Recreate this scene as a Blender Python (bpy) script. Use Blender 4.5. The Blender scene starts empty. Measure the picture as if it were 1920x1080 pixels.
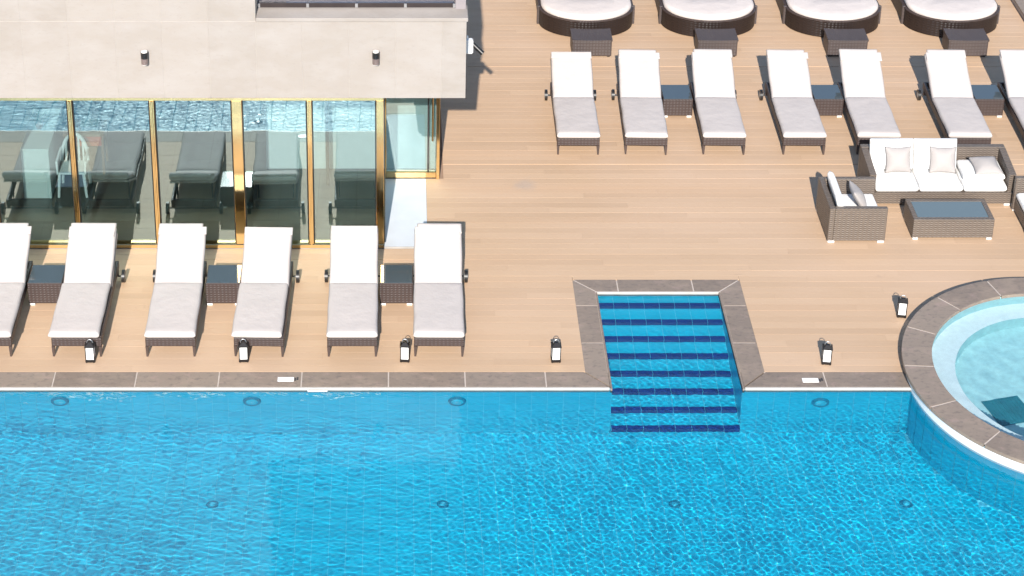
import bpy, bmesh, math, random
import numpy as np
R = math.radians
random.seed(7)
sc = bpy.context.scene
C = sc.collection

# ------------------------------------------------------------------ camera
cam = bpy.data.cameras.new('camera')
cam_ob = bpy.data.objects.new('camera', cam)
C.objects.link(cam_ob)
sc.camera = cam_ob
cam.sensor_width = 36.0
cam.lens = 72.386
cam.shift_x = 0.1146          # the photograph is an off-centre crop
cam.shift_y = -0.3444
cam.clip_end = 1000.0
cam_ob.location = (0.0, -22.962, 17.0)
cam_ob.rotation_euler = (R(90 - 24.123), 0, 0)

# ------------------------------------------------------------------ sky, sun
SUN_EL, SUN_AZ = 30.9, 4.78
world = bpy.data.worlds.new('World')
sc.world = world
world.use_nodes = True
wn = world.node_tree
sky = wn.nodes.new('ShaderNodeTexSky')
sky.sky_type = 'NISHITA'
sky.sun_disc = False
sky.sun_elevation = R(SUN_EL)
sky.sun_rotation = R(180 + SUN_AZ)
sky.dust_density = 0.1
wn.links.new(sky.outputs[0], wn.nodes['Background'].inputs[0])
wn.nodes['Background'].inputs[1].default_value = 0.115
sun = bpy.data.lights.new('sun', 'SUN')
sun.energy = 4.5
sun.angle = R(0.53)
sun.color = (1.0, 0.95, 0.885)
sun.cycles.is_caustics_light = True
sun_ob = bpy.data.objects.new('sun', sun)
C.objects.link(sun_ob)
sun_ob.rotation_euler = (R(90 - SUN_EL), 0, R(-SUN_AZ))
sun_ob.location = (-3, -30, 30)

sc.view_settings.view_transform = 'Standard'
sc.view_settings.look = 'None'
sc.view_settings.gamma = 1.0
sc.view_settings.exposure = 0.83
sc.cycles.max_bounces = 8
sc.cycles.diffuse_bounces = 3
sc.cycles.glossy_bounces = 4
sc.cycles.transmission_bounces = 6
sc.cycles.transparent_max_bounces = 12
sc.cycles.sample_clamp_indirect = 3.0
sc.cycles.use_denoising = True
sc.cycles.use_adaptive_sampling = True
sc.cycles.adaptive_threshold = 0.02

# ------------------------------------------------------------------ materials
MATS = {}


class NT:
    def __init__(self, name):
        self.m = bpy.data.materials.new(name)
        self.m.use_nodes = True
        self.t = self.m.node_tree
        self.b = self.t.nodes['Principled BSDF']
        MATS[name] = self.m

    def n(self, kind, **kw):
        nd = self.t.nodes.new('ShaderNode' + kind)
        for k, v in kw.items():
            if k.startswith('i_'):
                nd.inputs[k[2:].replace('_', ' ')].default_value = v
            else:
                setattr(nd, k, v)
        return nd

    def l(self, a, b):
        self.t.links.new(a, b)

    def set(self, **kw):
        for k, v in kw.items():
            self.b.inputs[k.replace('_', ' ')].default_value = v

    def coords(self, scale=(1, 1, 1), kind='Object', world=False):
        if world:
            g = self.n('NewGeometry').outputs['Position']
        else:
            g = self.n('TexCoord').outputs[kind]
        mp = self.n('Mapping')
        mp.inputs['Scale'].default_value = scale
        self.l(g, mp.inputs['Vector'])
        return mp.outputs[0]

    def ramp(self, fac, stops):
        r = self.n('ValToRGB')
        el = r.color_ramp.elements
        while len(el) < len(stops):
            el.new(0.5)
        for e, (p, c) in zip(el, stops):
            e.position = p
            e.color = (*c, 1)
        self.l(fac, r.inputs[0])
        return r.outputs[0]

    def noise(self, vec, scale, detail=3, rough=0.5):
        nn = self.n('TexNoise')
        nn.inputs['Scale'].default_value = scale
        nn.inputs['Detail'].default_value = detail
        nn.inputs['Roughness'].default_value = rough
        self.l(vec, nn.inputs['Vector'])
        return nn.outputs['Fac']

    def mix(self, a, b, fac, mode='MIX'):
        x = self.n('Mix', data_type='RGBA', blend_type=mode)
        if isinstance(fac, float):
            x.inputs[0].default_value = fac
        else:
            self.l(fac, x.inputs[0])
        for s, v in ((6, a), (7, b)):
            if isinstance(v, tuple):
                x.inputs[s].default_value = (*v, 1)
            else:
                self.l(v, x.inputs[s])
        return x.outputs[2]

    def math(self, op, a, b=0.0):
        x = self.n('Math', operation=op)
        for s, v in ((0, a), (1, b)):
            if isinstance(v, (int, float)):
                x.inputs[s].default_value = v
            else:
                self.l(v, x.inputs[s])
        return x.outputs[0]

    def bump(self, h, dist=0.01, strength=0.5):
        bp = self.n('Bump')
        bp.inputs['Distance'].default_value = dist
        bp.inputs['Strength'].default_value = strength
        self.l(h, bp.inputs['Height'])
        self.l(bp.outputs[0], self.b.inputs['Normal'])

    def color(self, c):
        self.l(c, self.b.inputs['Base Color'])

    def rnd(self):
        oi = self.n('ObjectInfo').outputs['Random']
        gi = self.n('NewGeometry').outputs['Random Per Island']
        s = self.math('ADD', oi, gi)
        return self.math('FRACT', s)


def simple(name, col, rough=0.5, metal=0.0, var=0.12, scale=6.0, **kw):
    t = NT(name)
    v = t.coords(world=True)
    nz = t.noise(v, scale, 4)
    lo = tuple(c * (1 - var) for c in col)
    hi = tuple(min(1, c * (1 + var)) for c in col)
    t.color(t.ramp(nz, [(0.3, lo), (0.7, hi)]))
    t.set(Roughness=rough, Metallic=metal, **kw)
    return t


# composite decking: pale tan, fine grain along the board, sun-bleached patches
t = NT('decking')
v = t.coords((0.5, 26, 26), world=True)
grain = t.noise(v, 3.0, 5, 0.65)
v2 = t.coords((0.35, 0.7, 1), world=True)
patch = t.noise(v2, 0.8, 3, 0.5)
base = t.ramp(t.rnd(), [(0.0, (0.462, 0.312, 0.196)), (0.45, (0.495, 0.336, 0.212)), (1.0, (0.525, 0.360, 0.230))])
c1 = t.mix(base, (0.40, 0.255, 0.17), t.ramp(grain, [(0.50, (0, 0, 0)), (0.85, (0.45, 0.45, 0.45))]))
c2 = t.mix(c1, (0.565, 0.395, 0.272), t.ramp(patch, [(0.42, (0, 0, 0)), (0.75, (0.7, 0.7, 0.7))]))
v3 = t.coords((1, 1, 1), world=True)
spots = t.noise(v3, 2.3, 6, 0.7)
c3 = t.mix(c2, (0.26, 0.185, 0.14), t.ramp(spots, [(0.66, (0, 0, 0)), (0.82, (0.55, 0.55, 0.55))]))
lane = t.noise(t.coords((0.06, 1.5, 1), world=True), 1.0, 3, 0.6)
c4 = t.mix(c3, (0.525, 0.345, 0.215), t.ramp(lane, [(0.52, (0, 0, 0)), (0.70, (0.75, 0.75, 0.75))]))
# old spill near the middle of the deck
dv = t.n('VectorMath', operation='DISTANCE')
dv.inputs[1].default_value = (2.06, 5.28, 0)
t.l(t.n('NewGeometry').outputs['Position'], dv.inputs[0])
wob = t.math('ADD', dv.outputs['Value'], t.math('MULTIPLY', t.noise(v3, 5.0, 4, 0.6), 0.35))
c5 = t.mix(c4, (0.40, 0.31, 0.245), t.ramp(wob, [(0.22, (0.6, 0.6, 0.6)), (0.42, (0, 0, 0))]))
t.color(c5)
t.set(Roughness=0.62)
t.bump(grain, 0.004, 0.35)
simple('deck_gap', (0.30, 0.20, 0.14), 0.9)
simple('ground_earth', (0.22, 0.17, 0.12), 0.95, scale=0.6)

# slate coping
t = NT('coping_stone')
v = t.coords((1, 1.6, 1), world=True)
n1 = t.noise(v, 2.2, 6, 0.62)
n2 = t.noise(v, 11.0, 5, 0.6)
tint = t.ramp(t.rnd(), [(0, (0.192, 0.148, 0.116)), (0.5, (0.220, 0.170, 0.133)), (1, (0.248, 0.194, 0.152))])
c1 = t.mix(tint, (0.295, 0.226, 0.172), t.ramp(n1, [(0.48, (0, 0, 0)), (0.72, (0.8, 0.8, 0.8))]))
c2 = t.mix(c1, (0.115, 0.092, 0.080), t.ramp(n2, [(0.52, (0, 0, 0)), (0.75, (0.75, 0.75, 0.75))]))
n3 = t.noise(v, 4.5, 6, 0.7)
c3 = t.mix(c2, (0.33, 0.235, 0.20), t.ramp(n3, [(0.54, (0, 0, 0)), (0.70, (0.6, 0.6, 0.6))]))
t.color(c3)
t.set(Roughness=0.6)
t.bump(n2, 0.006, 0.5)
simple('grout_white', (0.48, 0.41, 0.355), 0.8, var=0.1, scale=9)
simple('trim_white', (0.42, 0.385, 0.345), 0.45, var=0.1, scale=5)
simple('shell_white', (0.70, 0.72, 0.74), 0.4, var=0.04)

# travertine panels of the facade
t = NT('facade_stone')
v = t.coords((1, 1, 2.2), world=True)
n1 = t.noise(v, 1.6, 6, 0.6)
n2 = t.noise(v, 14.0, 5, 0.65)
tint = t.ramp(t.rnd(), [(0, (0.282, 0.246, 0.216)), (1, (0.310, 0.271, 0.240))])
c1 = t.mix(tint, (0.33, 0.296, 0.272), t.ramp(n1, [(0.40, (0, 0, 0)), (0.68, (0.8, 0.8, 0.8))]))
c2 = t.mix(c1, (0.240, 0.208, 0.185), t.ramp(n2, [(0.56, (0, 0, 0)), (0.8, (0.55, 0.55, 0.55))]))
t.color(c2)
t.set(Roughness=0.7)
t.bump(n2, 0.003, 0.3)
simple('facade_joint', (0.36, 0.32, 0.285), 0.9)
simple('balcony_floor', (0.24, 0.21, 0.215), 0.6, var=0.1, scale=2)

# pool mosaics
def tile_mat(name, a, b, c):
    t = NT(name)
    v = t.coords((1, 1, 1), world=True)
    n1 = t.noise(v, 1.1, 4, 0.6)
    col = t.ramp(t.rnd(), [(0, a), (0.5, b), (1, c)])
    col = t.mix(col, tuple(x * 1.15 for x in c), t.ramp(n1, [(0.45, (0, 0, 0)), (0.75, (0.6, 0.6, 0.6))]))
    t.color(col)
    t.set(Roughness=0.3)
    return t


tile_mat('pool_tile', (0.002, 0.425, 0.615), (0.002, 0.44, 0.63), (0.002, 0.455, 0.645))
tile_mat('nosing_tile', (0.003, 0.028, 0.16), (0.003, 0.033, 0.18), (0.004, 0.038, 0.20))
simple('pool_grout', (0.07, 0.53, 0.71), 0.7, var=0.06)
simple('spa_tile', (0.36, 0.66, 0.69), 0.3, var=0.08, scale=14)
simple('spa_bench', (0.66, 0.80, 0.82), 0.35, var=0.05, scale=14)
simple('spa_drain', (0.012, 0.17, 0.22), 0.5)
simple('fitting_dark', (0.004, 0.20, 0.32), 0.5)
simple('fitting_lens', (0.03, 0.44, 0.60), 0.15)

# woven synthetic rattan
def wicker(name, light, dark, period=0.03):
    t = NT(name)
    v = t.coords((1, 1, 1))
    sx = t.n('SeparateXYZ')
    t.l(v, sx.inputs[0])
    k = 2 * math.pi / period
    hz = t.math('SINE', t.math('MULTIPLY', t.math('ADD', sx.outputs[2], t.math('MULTIPLY', sx.outputs[1], 0.85)), k))
    vx = t.math('SINE', t.math('MULTIPLY', t.math('ADD', sx.outputs[0], t.math('MULTIPLY', sx.outputs[1], 0.35)), k * 0.55))
    weave = t.math('ADD', t.math('MULTIPLY', hz, 0.32), t.math('MULTIPLY', t.math('MULTIPLY', hz, vx), 0.35))
    weave = t.math('ADD', weave, 0.5)
    v2 = t.coords((3, 3, 30), world=True)
    patchy = t.noise(t.coords((9, 9, 22), world=True), 2.0, 3, 0.6)
    st = t.noise(v2, 3.0, 4, 0.7)
    c = t.mix(dark, light, t.math('ADD', t.math('MULTIPLY', t.math('MULTIPLY', weave, t.math('ADD', patchy, 0.45)), 0.6), t.math('MULTIPLY', st, 0.38)))
    t.color(c)
    t.set(Roughness=0.5)
    t.bump(weave, 0.006, 0.7)
    return t


wicker('wicker_brown', (0.078, 0.053, 0.047), (0.018, 0.010, 0.009))
wicker('wicker_grey', (0.21, 0.165, 0.130), (0.040, 0.031, 0.026), 0.036)
wicker('wicker_dark', (0.022, 0.010, 0.007), (0.004, 0.002, 0.0015), 0.034)
wicker('wicker_step', (0.095, 0.071, 0.065), (0.028, 0.019, 0.017), 0.03)
simple('black_plastic', (0.012, 0.011, 0.011), 0.4)
simple('hub_grey', (0.20, 0.19, 0.18), 0.4)
simple('leg_brown', (0.055, 0.036, 0.030), 0.5)
simple('sling_taupe', (0.30, 0.245, 0.215), 0.8)
simple('foot_white', (0.66, 0.64, 0.62), 0.5)

def cloth(name, col, rough=0.85, wr=0.02):
    t = NT(name)
    v = t.coords((1, 1, 1), world=True)
    n1 = t.noise(v, 5.0, 4, 0.55)
    n2 = t.noise(v, 160.0, 2, 0.5)
    lo = tuple(c * 0.95 for c in col)
    t.color(t.ramp(n1, [(0.3, lo), (0.7, col)]))
    t.set(Roughness=rough)
    h = t.math('ADD', n1, t.math('MULTIPLY', n2, 0.03))
    t.bump(h, wr, 0.65)
    return t


cloth('cushion_fabric', (0.475, 0.422, 0.392))
cloth('sofa_fabric', (0.78, 0.76, 0.73))
cloth('throw_fabric', (0.36, 0.325, 0.305))
cloth('daybed_fabric', (0.60, 0.525, 0.48))

simple('lantern_black', (0.012, 0.010, 0.010), 0.35, 0.3)
simple('lantern_glass', (0.80, 0.80, 0.78), 0.4)
simple('candle_wax', (0.75, 0.70, 0.6), 0.5)
simple('lamp_bronze', (0.030, 0.020, 0.017), 0.35, 0.5)
simple('lamp_taupe', (0.16, 0.12, 0.11), 0.4)
simple('lamp_cap', (0.62, 0.58, 0.54), 0.4)
simple('plastic_white', (0.72, 0.73, 0.74), 0.35)
simple('sign_white', (0.80, 0.79, 0.77), 0.4)
simple('sign_ink', (0.03, 0.03, 0.035), 0.5)
simple('rail_dark', (0.06, 0.048, 0.048), 0.35, 0.6)
simple('steel', (0.45, 0.45, 0.46), 0.3, 0.8)
simple('marble', (0.60, 0.62, 0.64), 0.12, var=0.05, scale=2.5)
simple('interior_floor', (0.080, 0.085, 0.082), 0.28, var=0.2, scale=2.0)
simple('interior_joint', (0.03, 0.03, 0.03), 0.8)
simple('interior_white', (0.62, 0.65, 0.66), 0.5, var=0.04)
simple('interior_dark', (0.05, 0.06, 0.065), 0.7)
simple('interior_red', (0.42, 0.06, 0.03), 0.5)
simple('interior_wood', (0.20, 0.11, 0.06), 0.5)
simple('counter_white', (0.60, 0.65, 0.65), 0.35, var=0.03)
simple('leaf_green', (0.05, 0.09, 0.04), 0.5)
simple('terracotta', (0.25, 0.11, 0.06), 0.8)
t = simple('brass', (0.72, 0.52, 0.25), 0.13, 1.0, var=0.1, scale=3)

# window glass: mirror-like coated pane, see-through
t = NT('window_glass')
nd = t.t.nodes
nd.remove(t.b)
tr = t.n('BsdfTransparent')
tr.inputs[0].default_value = (0.80, 0.88, 0.87, 1)
gl = t.n('BsdfGlossy')
gl.inputs['Color'].default_value = (0.80, 0.95, 0.97, 1)
gl.inputs['Roughness'].default_value = 0.0
fr = t.n('Fresnel')
fr.inputs[0].default_value = 1.5
fac = t.math('ADD', t.math('MULTIPLY', fr.outputs[0], 0.8), 0.20)
bp = t.n('Bump')                 # faint warp of the toughened panes
bp.inputs['Distance'].default_value = 0.006
bp.inputs['Strength'].default_value = 0.35
t.l(t.noise(t.coords((1.3, 1.0, 0.7), world=True), 1.6, 2, 0.4), bp.inputs['Height'])
t.l(bp.outputs[0], gl.inputs['Normal'])
mx = t.n('MixShader')
t.l(fac, mx.inputs[0])
t.l(tr.outputs[0], mx.inputs[1])
t.l(gl.outputs[0], mx.inputs[2])
t.l(mx.outputs[0], nd['Material Output'].inputs[0])

t = NT('clear_glass')
nd = t.t.nodes
nd.remove(t.b)
tr = t.n('BsdfTransparent')
tr.inputs[0].default_value = (0.90, 0.90, 0.91, 1)
gl = t.n('BsdfGlossy')
gl.inputs['Roughness'].default_value = 0.0
fr = t.n('Fresnel')
fr.inputs[0].default_value = 1.45
mx = t.n('MixShader')
t.l(fr.outputs[0], mx.inputs[0])
t.l(tr.outputs[0], mx.inputs[1])
t.l(gl.outputs[0], mx.inputs[2])
t.l(mx.outputs[0], nd['Material Output'].inputs[0])

# dark tinted glass of the table tops
t = NT('table_glass')
t.b.inputs['Base Color'].default_value = (0.055, 0.072, 0.080, 1)
t.set(Roughness=0.02, IOR=1.9)

t = NT('coffee_glass')
t.b.inputs['Base Color'].default_value = (0.12, 0.155, 0.16, 1)
t.set(Roughness=0.05, IOR=1.9)

# water surface, real refraction
t = NT('pool_water')
t.t.nodes.remove(t.b)
g = t.n('BsdfGlass')
g.inputs['IOR'].default_value = 1.33
g.inputs['Roughness'].default_value = 0.0
gs = t.n('BsdfGlossy')
gs.inputs['Roughness'].default_value = 0.02
mx = t.n('MixShader')
mx.inputs[0].default_value = 0.008
t.l(g.outputs[0], mx.inputs[1])
t.l(gs.outputs[0], mx.inputs[2])
t.l(mx.outputs[0], t.t.nodes['Material Output'].inputs[0])


# ------------------------------------------------------------------ mesh helpers
class MB:
    """collects shapes for one mesh"""

    def __init__(self):
        self.v, self.f, self.s = [], [], []

    def add(self, vs, fs, smooth=False):
        o = len(self.v)
        self.v += [tuple(p) for p in vs]
        for q in fs:
            self.f.append(tuple(i + o for i in q))
            self.s.append(smooth)
        return self

    def box(self, x0, x1, y0, y1, z0, z1, bevel=0.0):
        if bevel <= 0:
            vs = [(x, y, z) for z in (z0, z1) for y in (y0, y1) for x in (x0, x1)]
            fs = [(0, 2, 3, 1), (4, 5, 7, 6), (0, 1, 5, 4), (2, 6, 7, 3), (0, 4, 6, 2), (1, 3, 7, 5)]
            return self.add(vs, fs)
        b = min(bevel, (x1 - x0) * .49, (y1 - y0) * .49, (z1 - z0) * .49)
        vs, idx = [], {}
        for sx, xa in ((0, x0), (1, x1)):
            for sy, ya in ((0, y0), (1, y1)):
                for sz, za in ((0, z0), (1, z1)):
                    for ax in range(3):
                        p = [xa + (b if sx == 0 else -b), ya + (b if sy == 0 else -b), za + (b if sz == 0 else -b)]
                        p[ax] = (xa, ya, za)[ax]
                        idx[(sx, sy, sz, ax)] = len(vs)
                        vs.append(p)
        fs = []
        for ax in range(3):
            o = [a for a in range(3) if a != ax]
            for s in (0, 1):
                cyc = []
                for a, bb in ((0, 0), (1, 0), (1, 1), (0, 1)):
                    k = [0, 0, 0]
                    k[ax] = s
                    k[o[0]] = a
                    k[o[1]] = bb
                    cyc.append(idx[(*k, ax)])
                fs.append(tuple(cyc))
        for ax in range(3):          # edges along axis ax
            o = [a for a in range(3) if a != ax]
            for a in (0, 1):
                for bb in (0, 1):
                    k0 = [0, 0, 0]
                    k0[o[0]] = a
                    k0[o[1]] = bb
                    k1 = list(k0)
                    k1[ax] = 1
                    fs.append((idx[(*k0, o[0])], idx[(*k1, o[0])], idx[(*k1, o[1])], idx[(*k0, o[1])]))
        for sx in (0, 1):
            for sy in (0, 1):
                for sz in (0, 1):
                    fs.append(tuple(idx[(sx, sy, sz, ax)] for ax in range(3)))
        return self.add(vs, fs)

    def prism(self, poly, z0, z1):
        n = len(poly)
        vs = [(x, y, z0) for x, y in poly] + [(x, y, z1) for x, y in poly]
        fs = [tuple(range(n - 1, -1, -1)), tuple(range(n, 2 * n))]
        fs += [(i, (i + 1) % n, n + (i + 1) % n, n + i) for i in range(n)]
        return self.add(vs, fs)

    def tube(self, a, b, r0, r1=None, n=12, caps=True):
        r1 = r0 if r1 is None else r1
        a, b = np.array(a, float), np.array(b, float)
        d = b - a
        d /= np.linalg.norm(d)
        h = np.array([0, 0, 1.0]) if abs(d[2]) < .9 else np.array([1.0, 0, 0])
        u = np.cross(d, h)
        u /= np.linalg.norm(u)
        w = np.cross(d, u)
        vs = []
        for p, r in ((a, r0), (b, r1)):
            for i in range(n):
                th = 2 * math.pi * i / n
                vs.append(tuple(p + r * (math.cos(th) * u + math.sin(th) * w)))
        self.add(vs, [(i, (i + 1) % n, n + (i + 1) % n, n + i) for i in range(n)], True)
        if caps:
            self.add(vs, [tuple(range(n - 1, -1, -1)), tuple(range(n, 2 * n))])
        return self

    def quadbox(self, pts8):
        fs = [(0, 2, 3, 1), (4, 5, 7, 6), (0, 1, 5, 4), (2, 6, 7, 3), (0, 4, 6, 2), (1, 3, 7, 5)]
        return self.add(pts8, fs)

    def cushion(self, sx, sy, h, M=None, seed=0, crown=0.012, nx=14, ny=20, r=0.035, pinch=0.0):
        """upholstered block, centre of its base at 0,0,0; rounded edges, soft top"""
        rng = random.Random(seed)
        ph = [rng.uniform(0, 6.28) for _ in range(6)]

        def prof(n, half):
            e = [-half, -half + r * .3, -half + r * .75, -half + r * 1.4]
            mid = [(-half + r * 1.4) + (2 * half - 2.8 * r) * i / (n - 1) for i in range(1, n - 1)]
            return e + mid + [-q for q in reversed(e)]
        xs, ys = prof(nx, sx / 2), prof(ny, sy / 2)
        NX, NY = len(xs), len(ys)

        def edge(q, half):
            d = half - abs(q)
            if d >= r * 1.4:
                return 1.0
            k = d / (r * 1.4)
            return math.sqrt(max(0.0, 1 - (1 - k) ** 2))
        vs = []
        for side in (1, -1):
            for y in ys:
                for x in xs:
                    e = edge(x, sx / 2) * edge(y, sy / 2)
                    wv = math.sin(4.2 * y + ph[0]) * .4 + math.sin(7 * x + 3 * y + ph[1]) * .35 + math.sin(11 * y - 5 * x + ph[2]) * .25
                    cz = crown * (math.cos(math.pi * x / sx) * math.cos(math.pi * y / sy)) + .35 * crown * wv
                    top = h / 2 + (h / 2) * e + cz * e
                    z = top if side == 1 else h - top * 1.0
                    if side == -1:
                        z = h / 2 - (h / 2) * e
                    px, py = x, y
                    if pinch:
                        k = 1 - pinch * (1 - (abs(2 * y / sy)) ** 2)
                        k2 = 1 - pinch * (1 - (abs(2 * x / sx)) ** 2)
                        px, py = x * k, y * k2
                    ed = 1 + .006 * math.sin(9 * y + ph[3]) / max(.2, sx)
                    vs.append((px * ed, py, z))
        fs = []
        N = NX * NY
        for j in range(NY - 1):
            for i in range(NX - 1):
                a = j * NX + i
                fs.append((a, a + 1, a + NX + 1, a + NX))
                fs.append((N + a, N + a + NX, N + a + NX + 1, N + a + 1))
        ring = [j * NX + i for j, i in [(0, i) for i in range(NX)] + [(j, NX - 1) for j in range(1, NY)] + [(NY - 1, i) for i in range(NX - 2, -1, -1)] + [(j, 0) for j in range(NY - 2, 0, -1)]]
        for a, b in zip(ring, ring[1:] + ring[:1]):
            fs.append((a, N + a, N + b, b))
        if M is not None:
            vs = [M(p) for p in vs]
        return self.add(vs, fs, True)

    def mesh(self, name, mat):
        me = bpy.data.meshes.new(name)
        me.from_pydata(self.v, [], self.f)
        bm = bmesh.new()
        bm.from_mesh(me)
        bmesh.ops.remove_doubles(bm, verts=bm.verts, dist=1e-5)
        bmesh.ops.recalc_face_normals(bm, faces=bm.faces)
        bm.to_mesh(me)
        bm.free()
        if any(self.s):
            me.polygons.foreach_set('use_smooth', [True] * len(me.polygons))
            if not all(self.s):
                me.set_sharp_from_angle(angle=R(35))
        me.materials.append(MATS[mat])
        return me

    def build(self, name, mat, parent=None, wet=False):
        return put(name, self.mesh(name, mat), parent, wet)


def put(name, me, parent=None, wet=False, loc=None, scale=None, rz=None):
    o = bpy.data.objects.new(name, me)
    C.objects.link(o)
    if parent is not None:
        o.parent = parent
    if loc is not None:
        o.location = loc
    if scale is not None:
        o.scale = scale
    if rz is not None:
        o.rotation_euler = (0, 0, rz)
    if wet:
        o.cycles.is_caustics_receiver = True
    return o


def tag(o, label=None, cat=None, group=None, kind=None):
    for k, v in (('label', label), ('category', cat), ('group', group), ('kind', kind)):
        if v:
            o[k] = v
    return o


def thing(name, loc, label, cat, group=None, rz=0.0):
    o = bpy.data.objects.new(name, None)
    o.empty_display_size = 0.2
    C.objects.link(o)
    o.location = loc
    o.rotation_euler = (0, 0, rz)
    return tag(o, label, cat, group)


def copy_tree(o, parent=None):
    c = o.copy()
    C.objects.link(c)
    c.parent = parent
    for ch in list(o.children):
        copy_tree(ch, c)
    return c


def structure(name, mb, mat, wet=False):
    return tag(mb.build(name, mat, None, wet), kind='structure')


UNIT = {}


def unit(mat, bevel=0.0, dims=(1, 1, 1)):
    """a shared block whose top centre lies at the origin"""
    k = (mat, bevel, dims)
    if k not in UNIT:
        x, y, z = dims
        UNIT[k] = MB().box(-x / 2, x / 2, -y / 2, y / 2, -z, 0, bevel).mesh(mat + '_piece', mat)
    return UNIT[k]


# ------------------------------------------------------------------ ground and deck
WATER_Z = -0.034
FLOOR_Z = -1.30
PX0, PX1, PY0 = -8.0, 11.4, -7.0            # main pool
SX0, SX1, SY1 = 2.945, 4.720, 2.285         # stairwell
SPA = (9.2, 0.15)
SPA_RO, SPA_RI = 2.255, 1.85
SPA_TOP = 0.17

g = MB()
B = 400
for x0, x1, y0, y1 in ((-B, B, 2.9, B), (-B, B, -B, -7.6), (-B, -8.6, -7.6, 2.9), (12.4, B, -7.6, 2.9)):
    g.add([(x0, y0, -0.08), (x1, y0, -0.08), (x1, y1, -0.08), (x0, y1, -0.08)], [(0, 1, 2, 3)])
structure('ground', g, 'ground_earth')

g = MB()
for x0, x1, y0, y1 in ((-8.6, 2.62, .34, 2.6), (5.05, 7.05, .34, 2.6), (-16, 12.5, 2.6, 16)):
    g.add([(x0, y0, -0.03), (x1, y0, -0.03), (x1, y1, -0.03), (x0, y1, -0.03)], [(0, 1, 2, 3)])
deck = structure('deck', g, 'deck_gap')

PITCH = 0.1465
planks, extra = [], []
rows = []
y = 0.362
while y < 13.4:
    rows.append((y, y + PITCH - 0.0035))
    y += PITCH
    for brk in (5.92, 9.20):
        if y - PITCH < brk <= y:
            y += 0.014


def cuts(y0, y1):
    """spans of a board row that are not deck"""
    out = []
    if y0 < 2.612:
        out.append((2.613, 5.071))
    ym = min((y0, y1), key=lambda q: abs(q - SPA[1]))
    if abs(ym - SPA[1]) < SPA_RO - .1:
        out.append((SPA[0] - math.sqrt((SPA_RO - .1) ** 2 - (ym - SPA[1]) ** 2), 99))
    if y1 > 3.47:
        out.append((-99, -0.17))
    if 3.47 < y1 and y0 < 5.52:
        out.append((-0.5, 0.50))
    if y0 > 5.38:
        out.append((-0.5, 0.78))
    out.append((11.62, 99))
    return out


def visible_x(y):
    s = 0.9127 * 3860.6 / 17.0
    # rough half-width of the view at depth y
    w = 17.0 / (0.9127) / 1.0
    zc = (y + 22.962) * .9127 + 17 * .4087
    return -740 / 3860.6 * zc - .3, 1180 / 3860.6 * zc + .3


rp = random.Random(11)
for ri, (y0, y1) in enumerate(rows):
    spans = [(-14.0, 12.4)]
    for a, b in cuts(y0, y1):
        ns = []
        for s0, s1 in spans:
            if b <= s0 or a >= s1:
                ns.append((s0, s1))
            else:
                if a > s0:
                    ns.append((s0, a))
                if b < s1:
                    ns.append((b, s1))
        spans = ns
    if y0 < 2.612 < y1:
        planks.append((.03, (2.62, 5.068, 2.613, y1, 0.0)))
    off = (ri * 1.37) % 3.6 + rp.uniform(-.15, .15)
    joints = [-18 + off + 3.6 * k for k in range(12)]
    for s0, s1 in spans:
        pts = [s0] + [j for j in joints if s0 + .25 < j < s1 - .25] + [s1]
        for a, b in zip(pts, pts[1:]):
            vx0, vx1 = visible_x(y0)
            vis = min(b, vx1) - max(a, vx0)
            rec = (a + .0004, b - .0004, y0, y1, rp.uniform(-.0012, .0008))
            if vis > .1 and y0 < 12.3:
                planks.append((vis / (y0 + 25), rec))
            else:
                extra.append(rec)
planks.sort(key=lambda q: -q[0])
extra += [r for _, r in planks[300:]]
pm = unit('decking', 0.0, (1, 1, 0.024))
for _, (a, b, y0, y1, dz) in planks[:300]:
    put('plank', pm, deck, loc=((a + b) / 2, (y0 + y1) / 2, dz), scale=(b - a, y1 - y0, 1))
g = MB()
for a, b, y0, y1, dz in extra:
    g.box(a, b, y0, y1, dz - .024, dz)
me = bpy.data.meshes.new('plank_field')
me.from_pydata(g.v, [], g.f)
me.materials.append(MATS['decking'])
tag(put('plank_field', me, deck), kind='stuff')

# ------------------------------------------------------------------ pool basin
g = MB()


def sheet(g, *q):
    g.add(q, [(0, 1, 2, 3)])


X0, X1, Y0 = PX0, PX1, PY0
GF = FLOOR_Z - 0.006
sheet(g, (X0, Y0, GF), (X1, Y0, GF), (X1, .05, GF), (X0, .05, GF))
GY = 0.006
sheet(g, (X0, GY, GF), (SX0, GY, GF), (SX0, GY, -.02), (X0, GY, -.02))
sheet(g, (SX1, GY, GF), (7.06, GY, GF), (7.06, GY, -.02), (SX1, GY, -.02))
sheet(g, (X0, Y0, GF), (X0, Y0, -.02), (X1, Y0, -.02), (X1, Y0, GF))
sheet(g, (X0, Y0, GF), (X0, 0, GF), (X0, 0, -.02), (X0, Y0, -.02))
sheet(g, (X1, Y0, GF), (X1, 0, GF), (X1, 0, -.02), (X1, Y0, -.02))
sheet(g, (SX0, GY, GF), (SX0, SY1, GF), (SX0, SY1, -.02), (SX0, GY, -.02))
sheet(g, (SX1, GY, GF), (SX1, SY1, GF), (SX1, SY1, -.02), (SX1, GY, -.02))
sheet(g, (SX0, SY1, GF), (SX1, SY1, GF), (SX1, SY1, -.02), (SX0, SY1, -.02))
basin = structure('pool_basin', g, 'pool_grout', wet=True)

TP = 0.217
tiles = []
# floor
nx = int((PX1 - PX0) / TP)
ny = int(-PY0 / TP)
for j in range(ny):
    for i in range(nx):
        x, y = PX0 + (i + .5) * TP, -(j + .5) * TP
        if math.hypot(x - SPA[0], y - SPA[1]) < 2.15:
            continue
        vis = -5.6 < x < 8.6 and y > -3.4
        tiles.append((vis, -y, 'floor', (x, y, FLOOR_Z)))
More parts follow.
